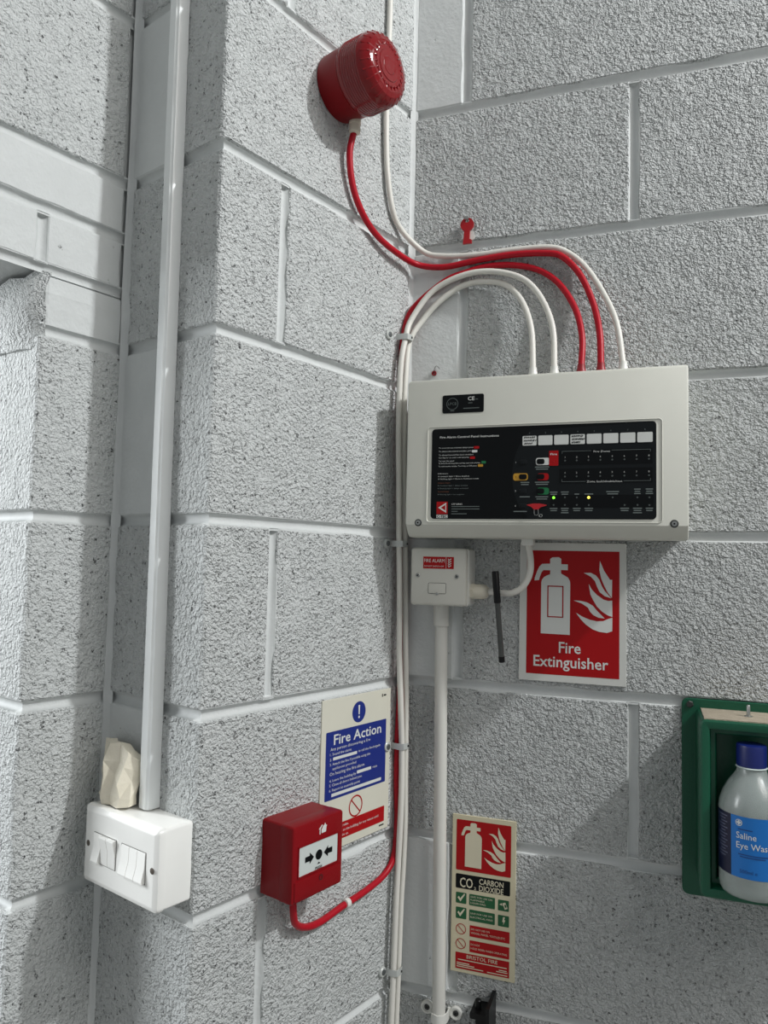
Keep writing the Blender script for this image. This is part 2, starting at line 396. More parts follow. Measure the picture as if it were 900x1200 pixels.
for i in range(8):
    x = 0.1948 + i * 0.02132
    c = MB().rbox(x, x + 0.0190, 0.1186, 0.1318, 0.0014, [(0, Y + .0004), (0, Y - .0003)]).build('zone_label', WPRINT, fz)
    if i in (0, 3):
        k = MB(); rg = random.Random(i + 5)
        for r_ in range(3):
            zz = 0.1296 - r_ * 0.0042; xx = x + 0.0015 + rg.uniform(0, .001)
            while xx < x + (0.0165, 0.0175, 0.0120)[r_]:
                k.line(xx, zz - rg.uniform(.0010, .0016), xx + rg.uniform(.0006, .0016), zz + rg.uniform(.0008, .0014), 0.0009, Y - .0005)
                k.line(xx, zz + rg.uniform(-.001, .001), xx + .0017, zz + rg.uniform(-.001, .001), 0.0007, Y - .0006); xx += 0.0019
        k.build('handwriting', BLACKP, c)
# lettering
k = MB(); kd = MB()
k.text('Fire Alarm Control Panel Instructions', 0.0775, 0.1325, 0.0029, Y, wid=0.0845, bold=0.012)
rows = [(0.1178, 'To override any activated delays press', 0.0500), (0.1128, 'To silence the internal sounder, press', 0.0485), (0.1076, 'To silence/resound the alarm sounders', 0.0500), (0.1038, 'Turn key to 1 or enter code and press', 0.0440),
        (0.0990, 'To reset the panel', 0.0225), (0.0957, 'To silence the alarm sounders, turn key, enter code and press', 0.0600), (0.0915, 'To exit access modes. Turn key to Off press', 0.0555)]
for z, t, wd in rows: k.text(t, 0.0760, z, 0.0017, Y, wid=wd)
for z, t, wd in ((0.0812, 'Indicators', 0.0145), (0.0772, 'A constant light = Zone disabled', 0.0450), (0.0735, 'A flashing light = Zone in fault/test mode', 0.0590)): k.text(t, 0.0755, z, 0.0016, Y, wid=wd)
for z, t, wd in ((0.0640, 'Constant light = delays enabled', 0.0400), (0.0600, 'Flashing light = delays activated', 0.0410), (0.0515, 'Flashing light = see engineer', 0.0360)): kd.text(t, 0.0785, z, 0.0016, Y, wid=wd); kd.disc(0.0763, z + .0008, 0.0007, Y, 8)
k.text('CFP SERIES', 0.0960, 0.0375, 0.0020, Y, wid=0.0155)
for i, wd in enumerate((0.040, 0.040, 0.009, 0.022)): kd.rect(0.0960, 0.0960 + wd, 0.0347 - i * .0034, 0.0355 - i * .0034, Y)
ko = MB(); ko.text('Output delays', 0.0755, 0.0680, 0.0015, Y, wid=0.0180); ko.text('General fault', 0.0755, 0.0555, 0.0015, Y, wid=0.0165); ko.build('orange_lettering', mat('orange_print', '#7c4a2c', 0.5), fz)
k.text('Fire Zones', 0.2995, 0.1068, 0.0024, Y - .0002, 'CENTER', 0.0210)
k.text('Zone fault/disable/test', 0.3030, 0.0668, 0.0024, Y - .0002, 'CENTER', 0.0450)
for i in range(8):
    x = 0.2520 + i * 0.01520
    for z in (0.1000, 0.0790): k.text(str(i + 1), x, z, 0.0022, Y - .0002, 'CENTER'); 
    kd.text(str(i + 1), 0.2043 + i * .02132, 0.1345, 0.0020, Y, 'CENTER')
for x0, x1, z in ((0.2480, 0.2860, 0.1092), (0.3120, 0.3600, 0.1092), (0.2480, 0.2790, 0.0682), (0.3270, 0.3605, 0.0682)): kd.line(x0, z, x1, z, 0.0004, Y - .0002)
for x in (0.2480, 0.3602): kd.line(x, 0.1060, x, 0.1094, .0004, Y - .0002); kd.line(x, 0.0680, x, 0.0714, .0004, Y - .0002)
def lines(x, z, n, wd):
    for i in range(n): kd.rect(x - wd / 2 * (1 - .15 * (i % 2)), x + wd / 2 * (1 - .15 * (i % 2)), z - i * .0029, z - i * .0029 + .0013, Y)
for x, z, n, wd in ((0.2373, 0.0535, 2, .010), (0.2520, 0.0535, 2, .010), (0.2676, 0.0506, 1, .006), (0.2831, 0.0506, 1, .011), (0.3134, 0.0535, 2, .016), (0.3442, 0.0565, 3, .008), (0.3589, 0.0565, 3, .009),
                    (0.2373, 0.0315, 2, .010), (0.2520, 0.0315, 3, .010), (0.2676, 0.0315, 2, .010), (0.2831, 0.0315, 2, .011), (0.3284, 0.0315, 2, .011), (0.3443, 0.0315, 3, .011), (0.3589, 0.0315, 2, .009),
                    (0.2215, 0.0880, 2, .019), (0.2215, 0.0672, 2, .019), (0.2215, 0.0473, 2, .017), (0.1985, 0.0672, 2, .012), (0.1985, 0.0475, 1, .014), (0.1925, 0.0275, 1, .018)): lines(x, z, n, wd)
for i, z in enumerate((0.0946, 0.0746, 0.0552, 0.0346)):
    if i != 1: k.text('1234'[i], 0.1858, z, 0.0022, Y, 'CENTER')
k.build('white_lettering', WPRINT, fz)['kind'] = 'stuff'; kd.build('small_lettering', DIMPRINT, fz)['kind'] = 'stuff'
kr = MB(); kr.rect(0.1268, 0.1345, 0.1165, 0.1200, Y, .0008); kr.rect(0.1215, 0.1285, 0.1020, 0.1055, Y, .0008)
kr.rect(0.2308, 0.2432, 0.0900, 0.1105, Y - .0002, .001); kr.rect(0.2150, 0.2305, 0.0705, 0.0800, Y, .003)
kr.flat([(0.0743, 0.0245), (0.0905, 0.0245), (0.0905, 0.0420), (0.0743, 0.0420)], Y); pieces(kr, 'red_print', REDP, fz)
MB().text('Fire', 0.2370, 0.1045, 0.0026, Y - .0004, 'CENTER', 0.0090, bold=.02).build('fire_lettering', WPRINT, fz)
k = MB(); k.flat([(0.0765, 0.0335), (0.0885, 0.0405), (0.0885, 0.0385), (0.0805, 0.0335)], Y - .0002); k.flat([(0.0765, 0.0335), (0.0805, 0.0335), (0.0885, 0.0285), (0.0885, 0.0262)], Y - .0002); k.line(0.0878, 0.0375, 0.0878, 0.0285, .0012, Y - .0002)
k.rect(0.0743, 0.0905, 0.0187, 0.0235, Y); k.build('logo', WPRINT, fz)
MB().text('C-TEC', 0.0824, 0.0194, 0.0034, Y - .0003, 'CENTER', 0.0145, bold=.03).build('logo_lettering', BLACKP, fz)
pieces(MB().rect(0.1243, 0.1318, 0.1112, 0.1146, Y, .0008).rect(0.2130, 0.2318, 0.0912, 0.1012, Y, .003), 'white_print', WPRINT, fz)
pieces(MB().rect(0.1378, 0.1442, 0.0952, 0.0988, Y, .0008).rect(0.2150, 0.2310, 0.0510, 0.0605, Y, .003), 'green_print', mat('green_print', '#0c6b3c', 0.45), fz)
pieces(MB().rect(0.1330, 0.1402, 0.0908, 0.0943, Y, .0008).rect(0.1825, 0.2025, 0.0705, 0.0805, Y, .003), 'yellow_print', mat('yellow_print', '#b98a26', 0.45), fz)
MB().text('2', 0.1862, 0.0740, 0.0024, Y - .0002, 'CENTER').build('digit', BLACKP, fz)
for x, z in ((0.1958, 0.0960), (0.1958, 0.0756), (0.1958, 0.0560), (0.1958, 0.0358), (0.2195, 0.0962), (0.2195, 0.0755), (0.2195, 0.0558)):
    MB().rbox(x - .0052, x + .0052, z - .0036, z + .0036, .0025, [(0, Y + .0003), (0, Y - .0006), (.0012, Y - .0011)]).build('push_button', GREYP if x < .2 and z != 0.0756 else BLACKP, fz, 40)
for x, z in [(0.2520 + i * .0152, zz) for i in range(8) for zz in (0.0965, 0.0750)] + [(0.2370, 0.0955), (0.2373, 0.0367), (0.2520, 0.0470), (0.2520, 0.0367), (0.2676, 0.0468), (0.2676, 0.0367), (0.2831, 0.0365), (0.3134, 0.0465), (0.3442, 0.0463), (0.3589, 0.0462), (0.3284, 0.0363), (0.3443, 0.0363), (0.3589, 0.0362)]:
    MB().lathe((x, Y - .0002, z), (0, -1, 0), [(0, .0012), (.0003, .0010)], 10).build('indicator', mat('unlit_indicator', '#4a5150', 0.4) if x != 0.2370 else REDP, fz, 40)
for x, nm, cl in ((0.2373, 'green_indicator', '#7dff3a'), (0.2829, 'yellow_indicator', '#ffe95a')):
    MB().lathe((x, Y - .0002, 0.0466), (0, -1, 0), [(0, .0018), (.0006, .0016), (.0011, .0008)], 14).build(nm, mat(nm, cl, 0.4, emit=1.6), fz, 60)['label'] = nm.split('_')[0] + ' lit indicator lamp'
# key in its switch
k = MB().lathe((0.2155, Y, 0.0350), (0, -1, 0), [(0, .0036), (.003, .0036), (.0034, .003)], 18).build('key_switch', STEEL, fz, 40)
kk = thing('panel_key', 'small red-headed key in the key switch of the alarm panel', 'key', 'B', 0.2160, 0.0345, 0.0862)
b = MB(); pts = [(0.2025, 0.0362), (0.2090, 0.0335), (0.2125, 0.0300), (0.2185, 0.0300), (0.2215, 0.0330), (0.2290, 0.0352), (0.2290, 0.0362), (0.2200, 0.0380), (0.2110, 0.0380)]
b.poly(pts, PF - .0125, PF - .0105).build('key_head', mat('glossy_red', '#b41a22', 0.3), kk, 30)
MB().box(0.2145, 0.2166, PF - .0108, PF - .0045, 0.0335, 0.0352).build('key_blade', STEEL, kk)
k = MB(); k.tube([(x, PF - .0115, z) for x, z in ((0.2130, 0.0305), (0.2128, 0.0250), (0.2135, 0.0228), (0.2170, 0.0222), (0.2185, 0.0240), (0.2180, 0.0305))], .00045, 6)
k.tube([(0.2215 + .002 * math.cos(a * .524), PF - .0115, 0.0218 + .002 * math.sin(a * .524)) for a in range(13)], .0004, 6); k.build('key_ring', STEEL, kk, 40)
# approval label
lb = MB().rbox(0.0800, 0.1398, 0.1685, 0.1945, 0.0025, [(0, PF + .0003), (0, PF - .0006)]).build('approval_label', BLACKP, p); Yl = PF - .0008
k = MB(); k.text('CE', 0.1265, 0.1858, 0.0052, Yl, 'RIGHT', 0.0095, bold=.01); k.build('white_lettering', WPRINT, lb)
k = MB(); k.annulus(0.0945, 0.1817, .0078, .0086, Yl); k.text('LPCB', 0.0945, 0.1800, 0.0038, Yl, 'CENTER', 0.0125); k.rect(0.1175, 0.1235, 0.1815, 0.1826, Yl); k.rect(0.1105, 0.1335, 0.1740, 0.1752, Yl); k.rect(0.1280, 0.1315, 0.1865, 0.1875, Yl); k.rect(.0915, .0975, .1712, .1722, Yl); k.build('dim_lettering', mat('dim_print', '#59615f', .5), lb)
for x in (0.0470, 0.3890):
    c = MB().lathe((x, PF + .0005, 0.0122), (0, -1, 0), [(0, .0052), (.0008, .0052), (.0010, .0045)], 20).build('screw_cup', mat('dark_steel', '#4c4e4c', .4, .8), p, 40)
    MB().lathe((x, PF - .0006, 0.0122), (0, -1, 0), [(0, .0036), (.0012, .0032)], 16).build('screw_head', STEEL, c, 40)
    MB().lathe((x, PF - .0018, 0.0122), (0, -1, 0), [(0, .0013), (.0002, .0013)], 6).build('socket', DARK, c)
# glands on top, and the outlet beneath
for x, red in ((0.2020, 0), (0.2320, 0), (0.2690, 1), (0.2955, 1), (0.3250, 0)):
    MB().lathe((x, -0.045, PZ1 - .003), (0, 0, 1), [(0, .0088), (.006, .0088), (.010, .0072), (.016, .0056), (.021, .0053)], 20).build('cable_gland', mat('red_gland', '#8e1420', .45) if red else WHITE, p, 40)['label'] = ('red' if red else 'white') + ' cable gland'
MB().rbox(0.1870, 0.2040, -0.017, PZ0 + .003, .002, [(0, -0.022), (0, -0.040), (.001, -.041)]).build('cable_outlet', WHITE, p, 40)

# ------------------------------------------------------------------ cables
def cable(name, label, pts, r, m, group=None):
    P = smooth_path([wpt(*q) for q in pts], 5); o0 = P[0].copy()
    o = MB().tube([q - o0 for q in P], r, 12).build(name, m, None, 60); o.location = o0
    return tag(o, label, 'cable', group)
W1 = [('A',-0.078,0.905,0.007),('A',-0.078,0.862,0.007),('A',-0.078,0.793,0.007),('A',-0.08,0.682,0.007),('A',-0.08,0.615,0.007),('A',-0.075,0.549,0.007),('A',-0.06,0.495,0.007),('A',-0.037,0.47,0.008),('B',0.024,0.444,0.009),('B',0.056,0.434,0.007),('B',0.111,0.43,0.007),('B',0.163,0.431,0.007),('B',0.214,0.429,0.007),('B',0.241,0.42,0.007),('B',0.27,0.393,0.01),('B',0.298,0.344,0.02),('B',0.316,0.295,0.034),('B',0.325,0.234,0.045)]
R1 = [('A',-0.166,0.562,0.016),('A',-0.169,0.531,0.012),('A',-0.159,0.492,0.010),('A',-0.139,0.462,0.010),('A',-0.106,0.44,0.010),('A',-0.064,0.427,0.014),('B',0.015,0.422,0.016),('B',0.057,0.415,0.010),('B',0.111,0.4205,0.009),('B',0.163,0.4225,0.010),('B',0.214,0.418,0.012),('B',0.239,0.409,0.013),('B',0.264,0.379,0.014),('B',0.283,0.333,0.02),('B',0.293,0.284,0.034),('B',0.2955,0.234,0.045)]
R2 = [('B',0.269,0.234,0.045),('B',0.269,0.28,0.034),('B',0.258,0.327,0.02),('B',0.233,0.371,0.01),('B',0.202,0.396,0.007),('B',0.163,0.408,0.006),('B',0.124,0.410,0.006),('B',0.091,0.404,0.006),('B',0.057,0.393,0.006),('A',-0.006,0.353,0.010),('A',-0.023,0.305,0.006),('A',-0.027,0.243,0.006),('A',-0.024,0.164,0.006),('A',-0.018,0.072,0.006),('A',-0.015,-0.02,0.006),('A',-0.012,-0.098,0.006),('A',-0.011,-0.176,0.006),('A',-0.013,-0.253,0.006),('A',-0.016,-0.32,0.006),('A',-0.015,-0.38,0.006),('A',-0.012,-0.431,0.006),('A',-0.017,-0.478,0.006),('A',-0.038,-0.5,0.006),('A',-0.081,-0.51,0.006),('A',-0.136,-0.515,0.006),('A',-0.179,-0.52,0.006),('A',-0.210,-0.5145,0.009),('A',-0.234,-0.500,0.014),('A',-0.245,-0.478,0.02),('A',-0.246,-0.459,0.02)]
W2 = [('B',0.232,0.234,0.045),('B',0.228,0.296,0.034),('B',0.211,0.344,0.022),('B',0.186,0.377,0.018),('B',0.151,0.394,0.016),('B',0.111,0.399,0.016),('B',0.071,0.391,0.016),('B',0.037,0.372,0.016),('A',-0.018,0.332,0.017),('A',-0.029,0.302,0.015),('A',-0.039,0.253,0.014),('A',-0.041,0.16,0.014),('A',-0.037,0.069,0.014),('A',-0.033,-0.021,0.014),('A',-0.029,-0.098,0.014),('A',-0.027,-0.174,0.014),('A',-0.022,-0.251,0.015),('A',-0.018,-0.318,0.016),('A',-0.017,-0.377,0.0165),('A',-0.018,-0.426,0.0165),('A',-0.018,-0.488,0.014),('A',-0.021,-0.548,0.014),('A',-0.024,-0.64,0.014),('A',-0.028,-0.749,0.014),('A',-0.03,-0.85,0.014)]
W3 = [('B',0.202,0.234,0.045),('B',0.197,0.299,0.034),('B',0.18,0.347,0.02),('B',0.154,0.377,0.01),('B',0.118,0.3865,0.008),('B',0.085,0.382,0.008),('B',0.051,0.361,0.009),('B',0.026,0.334,0.011),('A',-0.0175,0.298,0.014),('A',-0.026,0.242,0.014),('A',-0.028,0.162,0.014),('A',-0.024,0.071,0.014),('A',-0.018,-0.02,0.014),('A',-0.014,-0.098,0.014),('A',-0.011,-0.175,0.014),('A',-0.008,-0.252,0.015),('A',-0.0075,-0.32,0.016),('A',-0.007,-0.379,0.0165),('A',-0.007,-0.428,0.0175),('A',-0.007,-0.491,0.016),('A',-0.009,-0.552,0.014),('A',-0.012,-0.645,0.014),('A',-0.016,-0.755,0.014),('A',-0.018,-0.85,0.014)]
cable('white_cable', 'white cable from above, passing behind the red beacon to the panel\'s rightmost gland', W1, .0043, CABW)
cable('red_cable', 'red cable hanging from the red beacon and looping over to the panel', R1, .0047, CABR)
cable('red_cable', 'red cable from the panel down behind the white cables to the call point', R2, .0046, CABR)
cable('white_cable', 'white cable of the upper arch, from the panel\'s second gland down the corner', W2, .0044, CABW)
cable('white_cable', 'white cable of the lower arch, from the panel\'s leftmost gland down the corner', W3, .0044, CABW)
# cable clips on the corner bundle
for i, (sx, z, sc, lab) in enumerate(((-0.0255, 0.301, -0.055, 'galvanised cable clip on the corner cables, above the alarm panel'), (-0.0265, -0.017, -0.048, 'galvanised cable clip on the corner cables, at the lower edge of the alarm panel'),
                         (-0.013, -0.319, -0.036, 'galvanised cable clip on the corner cables, beside the blue fire action sign'), (-0.018, -0.642, -0.035, 'galvanised cable clip on the corner cables, lowest in view'))):
    t = thing('cable_clip', lab, 'cable clip', 'A', sc, z, group='clips on the corner cables')
    path = [(sc, 0.0), (sx - .0125, 0.003), (sx - .0120, 0.013), (sx - .0080, 0.0205), (sx, 0.0215), (sx + .0060, 0.0200), (sx + .0100, 0.0125)]
    b = MB(); R = []
    for (x, o) in path: R.append((x, -o))
    outer = [b.ring([(x, y - .0012, z - .0045), (x, y - .0012, z + .0045), (x, y, z + .0045), (x, y, z - .0045)]) for x, y in R[1:]]
    b.skin(outer).build('band', mat('clip_zinc', '#c4c7c4', .42, .25), t, 50)
    MB().lathe((sc, 0.0, z), (0, -1, 0), [(0, .0072), (.0035, .0072), (.0045, .0062)], 18).build('tab', MATS['clip_zinc'], t, 40)
    MB().lathe((sc, -.0045, z), (0, -1, 0), [(0, .0042), (.0008, .0040), (.0014, .002)], 14).build('screw', mat('dull_zinc', '#6d7172', .4, .7), t, 50)
    MB().lathe((sx + .002, -.0222, z), (0, -1, 0), [(0, .0018), (.0012, .0015)], 10).build('rivet', mat('dark_steel', '#4c4e4c', .4, .8), t)
t = thing('cable_tag', 'white sleeve clip round the red cable below the call point', 'cable clip', 'A', -0.129, -0.5135)
b = MB(); b.lathe((-0.1255, -.006, -0.5138), (1, 0, -.04), [(-.004, .0056), (-.0038, .0064), (.0038, .0064), (.004, .0056)], 18).build('sleeve', WHITE, t, 40)

# ------------------------------------------------------------------ fused connection unit, conduit, flex, pen
t = thing('fused_spur_box', 'white fused spur box with red fire alarm sticker under the panel', 'switch box', 'B', 0.068, -0.107)
MB().rbox(0.0290, 0.1120, -0.1060, -0.0235, .004, [(0, -.0), (0, -.040)]).build('back_box', WHITE, t, 40)
pl = MB().rbox(0.0262, 0.1100, -0.1066, -0.0228, .005, [(0, -.040), (0, -.046), (.0008, -.0485), (.0030, -.050)]).build('face_plate', mat('aged_white_plastic', '#c9c8bf', .4), t, 40)
y = -.0503
MB().rect(0.0455, 0.0918, -0.0530, -0.0355, y).build('sticker', REDP, pl)
k = MB(); k.text('FIRE ALARM', 0.0470, -0.0437, 0.0050, y - .0003, wid=0.0310); k.text('DO NOT SWITCH OFF', 0.0475, -0.0505, 0.0021, y - .0003, wid=0.0295); k.rect(0.0800, 0.0805, -0.0525, -0.0360, y - .0003)
for j in range(4): k.line(0.0838, -0.0505 + j * .0032, 0.0880, -0.0478 + j * .0032, .0012, y - .0003); k.line(0.0845, -0.0500 + j * .0032, 0.0832, -0.0478 + j * .0032, .0009, y - .0003)
k.build('white_lettering', WPRINT, pl)
for x, z in ((0.0378, -0.0632), (0.0966, -0.0636)): screw(pl, x, y + .0003, z, .0032)
fc = MB(); r0 = rrect(0.0538, 0.0808, -0.0895, -0.0735, .002); r1 = rrect(0.0543, 0.0803, -0.0890, -0.0740, .0018)
fc.skin([fc.ring([(a, y, c) for a, c in r0]), fc.ring([(a, y, c) for a, c in r1])], False, False).build('fuse_carrier_shadow_line', mat('shadow_line', '#5a5a55', .6), pl)  # flat dark ring: shade of the gap round the carrier, put in as colour
MB().rbox(0.0546, 0.0800, -0.0887, -0.0743, .0015, [(0, y + .001), (0, y - .0006), (.0006, y - .001)]).build('fuse_carrier', MATS['aged_white_plastic'], pl, 40)
screw(pl, 0.0675, y - .0005, -0.0893, .0022, .001, cross=False)
g = MB(); g.lathe((0.111, -.024, -.0850), (1, 0, 0), [(0, .0115), (.006, .0118), (.0065, .0105)], 6, True, True); g.lathe((0.117, -.024, -.0850), (1, 0, 0), [(0, .0108), (.013, .0108), (.018, .0092), (.021, .0060)], 24)
g.build('cable_gland', mat('cream_plastic', '#d6d0bf', .45), t, 40)
FX = [('B',0.130,-0.0850,0.024),('B',0.144,-0.0850,0.025),('B',0.156,-0.0855,0.027),('B',0.173,-0.0850,0.030),('B',0.1885,-0.0755,0.031),('B',0.1980,-0.0575,0.031),('B',0.1992,-0.0370,0.031),('B',0.1957,-0.0150,0.031)]
cable('white_flex', 'short white flex curving from the spur box gland up into the panel', FX, .0046, CABW)
# conduit
t = thing('conduit_pipe', 'white plastic conduit pipe running down from the spur box', 'conduit', 'B', 0.066, -0.107)
MB().lathe((0.0652, -.016, -.105), (0.012, 0, -1), [(0, .0095), (.72, .0095)], 24).build('pipe', mat('conduit_plastic', '#d0cfc8', .4), t, 60)
MB().lathe((0.0652, -.016, -.1045), (0.012, 0, -1), [(0, .0116), (.0335, .0116), (.034, .0100)], 24).build('coupler', MATS['conduit_plastic'], t, 40)
t = thing('pipe_saddle', 'white saddle bracket holding the conduit pipe near the bottom', 'pipe clip', 'B', 0.0725, -0.700)
b = MB(); P = [(-.0125, 0), (-.0122, .016), (-.0085, .0245), (0, .0282), (.0085, .0245), (.0122, .016), (.0125, 0)]
b.skin([b.ring([(0.0726 + x, -o, -0.703), (0.0726 + x, -o, -0.690), (0.0726 + x * .86, -o * .93 , -0.690), (0.0726 + x * .86, -o * .93, -0.703)]) for x, o in P]).build('strap', WHITE, t, 50)
for s_ in (-1, 1):
    x = 0.0726 + s_ * .0215
    e = MB().lathe((x, 0, -0.6945), (0, -1, 0), [(0, .0095), (.004, .0095), (.005, .0085), (.005, .0062), (.0032, .0058)], 20).box(x - (.012 if s_ > 0 else 0), x + (.012 if s_ < 0 else 0), -.004, 0, -.700, -.689).build('ear', WHITE, t, 40)
    screw(e, x, -.0034, -0.6945, .0042, .0016, m=mat('dark_steel', '#4c4e4c', .4, .8))
# pen
t = thing('marker_pen', 'black-capped marker pen clipped upright onto the white flex', 'pen', 'B', 0.160, -0.183)
ax = Vector((0.0095, 0.010, -0.129)).normalized(); c0 = Vector((0.1505, -.0415, -.0545)); L_ = 0.1295
MB().lathe(c0, ax, [(0, .0044), (.0008, .0050), (.045, .0050), (.0455, .0045)], 16).build('cap', DARK, t, 40)
MB().lathe(c0, ax, [(.044, .0038), (.123, .0040)], 16).build('barrel', mat('smoky_plastic', '#464846', .3), t, 40)
MB().lathe(c0, ax, [(.122, .0045), (L_, .0045), (L_ + .001, .0035)], 16).build('end_plug', DARK, t, 40)
MB().box(0.1483, 0.1517, -.0365, -.0345, -.087, -.0565).box(0.1483, 0.1517, -.0405, -.0345, -.0585, -.0560).build('pocket_clip', DARK, t)

# ------------------------------------------------------------------ signs
EXT = [(0.209,0.658),(0.21,0.29),(0.216,0.27),(0.236,0.25),(0.264,0.238),(0.293,0.23),(0.296,0.2),(0.23,0.2),(0.213,0.214),(0.195,0.251),(0.188,0.273),(0.144,0.277),(0.149,0.252),(0.172,0.203),(0.192,0.173),(0.217,0.155),(0.294,0.152),(0.294,0.118),(0.313,0.106),(0.376,0.104),(0.399,0.116),(0.399,0.154),(0.461,0.155),(0.461,0.197),(0.398,0.196),(0.398,0.222),(0.432,0.236),(0.463,0.25),(0.481,0.273),(0.485,0.293),(0.483,0.66)]
FLAMES = [[(0.759,0.125),(0.797,0.194),(0.833,0.236),(0.851,0.257),(0.871,0.257),(0.869,0.385),(0.833,0.35),(0.801,0.304),(0.772,0.252),(0.754,0.19)],
 [(0.61,0.213),(0.674,0.211),(0.723,0.229),(0.753,0.257),(0.777,0.304),(0.807,0.341),(0.864,0.387),(0.806,0.375),(0.758,0.347),(0.734,0.31),(0.713,0.268),(0.674,0.238)],
 [(0.657,0.29),(0.685,0.33),(0.733,0.367),(0.794,0.399),(0.836,0.407),(0.872,0.403),(0.874,0.519),(0.828,0.507),(0.78,0.484),(0.732,0.448),(0.696,0.402),(0.672,0.364)],
 [(0.517,0.412),(0.585,0.413),(0.646,0.424),(0.695,0.444),(0.732,0.477),(0.768,0.504),(0.804,0.531),(0.749,0.528),(0.7,0.511),(0.67,0.488),(0.652,0.46),(0.597,0.433)],
 [(0.541,0.499),(0.596,0.524),(0.669,0.545),(0.73,0.554),(0.791,0.55),(0.84,0.532),(0.874,0.524),(0.873,0.618),(0.826,0.632),(0.754,0.627),(0.693,0.611),(0.632,0.58),(0.583,0.543)]]
class Art:
    """flat print on a sign: u to the right, v downwards, both 0..1"""
    def __init__(s, x0, z1, w_, h, y): s.x0, s.z1, s.w, s.h, s.y = x0, z1, w_, h, y
    def pt(s, u, v): return (s.x0 + u * s.w, s.z1 - v * s.h)
    def rect(s, k, u0, v0, u1, v1, r=0.0, lay=1):
        x0, z1 = s.pt(u0, v0); x1, z0 = s.pt(u1, v1); return k.rect(x0, x1, z0, z1, s.y - lay * .0002, r)
    def poly(s, k, pts, lay=2): return k.flat([s.pt(*q) for q in pts], s.y - lay * .0002)
    def text(s, k, t, u, v, hv, wu=None, align='LEFT', bold=0.0, lay=2):
        x, z = s.pt(u, v); return k.text(t, x, z, hv * s.h, s.y - lay * .0002, align, wu * s.w if wu else None, bold)
def flat_board(k, x0, x1, z0, z1, y): return k.rbox(x0, x1, z0, z1, .0008, [(0, 0.0008), (0, y + .0003), (.0003, y)], 2)

# fire extinguisher sign
t = thing('fire_extinguisher_sign', 'large red Fire Extinguisher sign with white border beneath the panel', 'sign', 'B', 0.254, -0.211)
flat_board(MB(), 0.1795, 0.3287, -0.2105, -0.0115, -.0028).build('board', mat('white_board', '#cfd0cb', .45), t)
a = Art(0.1795, -0.0115, 0.1492, 0.199, -.0028)
a.rect(MB(), .071, .057, .937, .95, lay=1).build('red_field', REDP, t)
k = MB(); a.poly(k, EXT)
for f_ in FLAMES: a.poly(k, f_)
pieces(k, 'pictogram', WPRINT, t)
k = MB(); u0, v0, u1, v1 = .269, .311, .422, .540; e = .011
for q in ((u0, v0, u1, v0 + e * .75), (u0, v1 - e * .75, u1, v1), (u0, v0, u0 + e, v1), (u1 - e, v0, u1, v1)): a.rect(k, *q, lay=3)
pieces(k, 'label_outline', REDP, t)
k = MB(); a.text(k, 'Fire', .484, .790, .077, .204, 'CENTER', .012); a.text(k, 'Extinguisher', .490, .893, .077, .697, 'CENTER', .012); k.build('lettering', WPRINT, t)

# carbon dioxide sign
CREAM = mat('cream_board', '#cdc5a8', .5)
t = thing('carbon_dioxide_sign', 'narrow cream CO2 carbon dioxide extinguisher sign beside the conduit pipe', 'sign', 'B', 0.1315, -0.637)
flat_board(MB(), 0.0846, 0.1784, -0.6368, -0.4138, -.0018).build('board', CREAM, t)
a = Art(0.0846, -0.4138, 0.0938, 0.223, -.0018)
kr, kc, kk_, kg = MB(), MB(), MB(), MB()
a.rect(kr, .066, .03, .925, .354, .0015); a.rect(kk_, .066, .378, .917, .470, .0015)
for u0, v0, u1, v1 in ((.072, .496, .240, .565), (.284, .496, .688, .567), (.733, .500, .902, .568), (.075, .590, .243, .662), (.287, .594, .688, .665), (.735, .595, .906, .665)): a.rect(kg, u0, v0, u1, v1, .0012)
for q in ((.298, .693, .917, .764), (.300, .787, .915, .861), (.080, .875, .916, .977)): a.rect(kr, *q, .0006)
a.poly(kc, [(.144 + (u - .144) / (.485 - .144) * .325, .043 + (v - .104) / (.66 - .104) * .285) for u, v in EXT])
for f_ in FLAMES: a.poly(kc, [(.485 + (u - .517) / (.874 - .517) * .355, .049 + (v - .125) / (.632 - .125) * .275) for u, v in f_])
a.text(kc, 'CO', .132, .460, .060, .205, bold=.012); a.text(kc, '2', .355, .466, .018, .035); a.text(kc, 'CARBON', .437, .425, .034, .378, bold=.01); a.text(kc, 'DIOXIDE', .437, .467, .034, .378, bold=.01)
for v in (.530, .625): a.poly(kc, [(.100, v), (.120, v - .010), (.140, v + .004), (.205, v - .030), (.218, v - .024), (.145, v + .024)])
a.text(kc, 'SAFE FOR USE ON', .305, .518, .011, .34); a.text(kc, 'FLAMMABLE', .305, .537, .011, .22); a.text(kc, 'LIQUID FIRES', .305, .556, .011, .24)
a.text(kc, 'SAFE FOR USE ON', .305, .622, .011, .34); a.text(kc, 'ELECTRICAL FIRES', .305, .645, .011, .35)
a.text(kc, 'DO NOT USE ON', .320, .721, .011, .29); a.text(kc, 'WOOD, PAPER, TEXTILES ETC', .320, .745, .012, .53); a.text(kc, 'DO NOT', .320, .817, .011, .14); a.text(kc, 'HOLD HORN WHEN OPERATING', .320, .842, .012, .56)
a.text(kc, 'BRISTOL FIRE', .498, .905, .022, .48, 'CENTER'); 
for u, v, wd in ((.12, .916, .76), (.10, .937, .20), (.10, .948, .28), (.10, .960, .42), (.76, .934, .12), (.72, .945, .17), (.58, .962, .31)): a.rect(kc, u, v, u + wd, v + .0055, lay=2)
a.poly(kc, [(.80, .520), (.845, .513), (.885, .548), (.84, .558)]); a.poly(kc, [(.755, .53), (.79, .52), (.80, .535)]); a.poly(kc, [(.815, .605), (.845, .605), (.832, .622), (.85, .624), (.815, .655), (.822, .636), (.802, .636)])
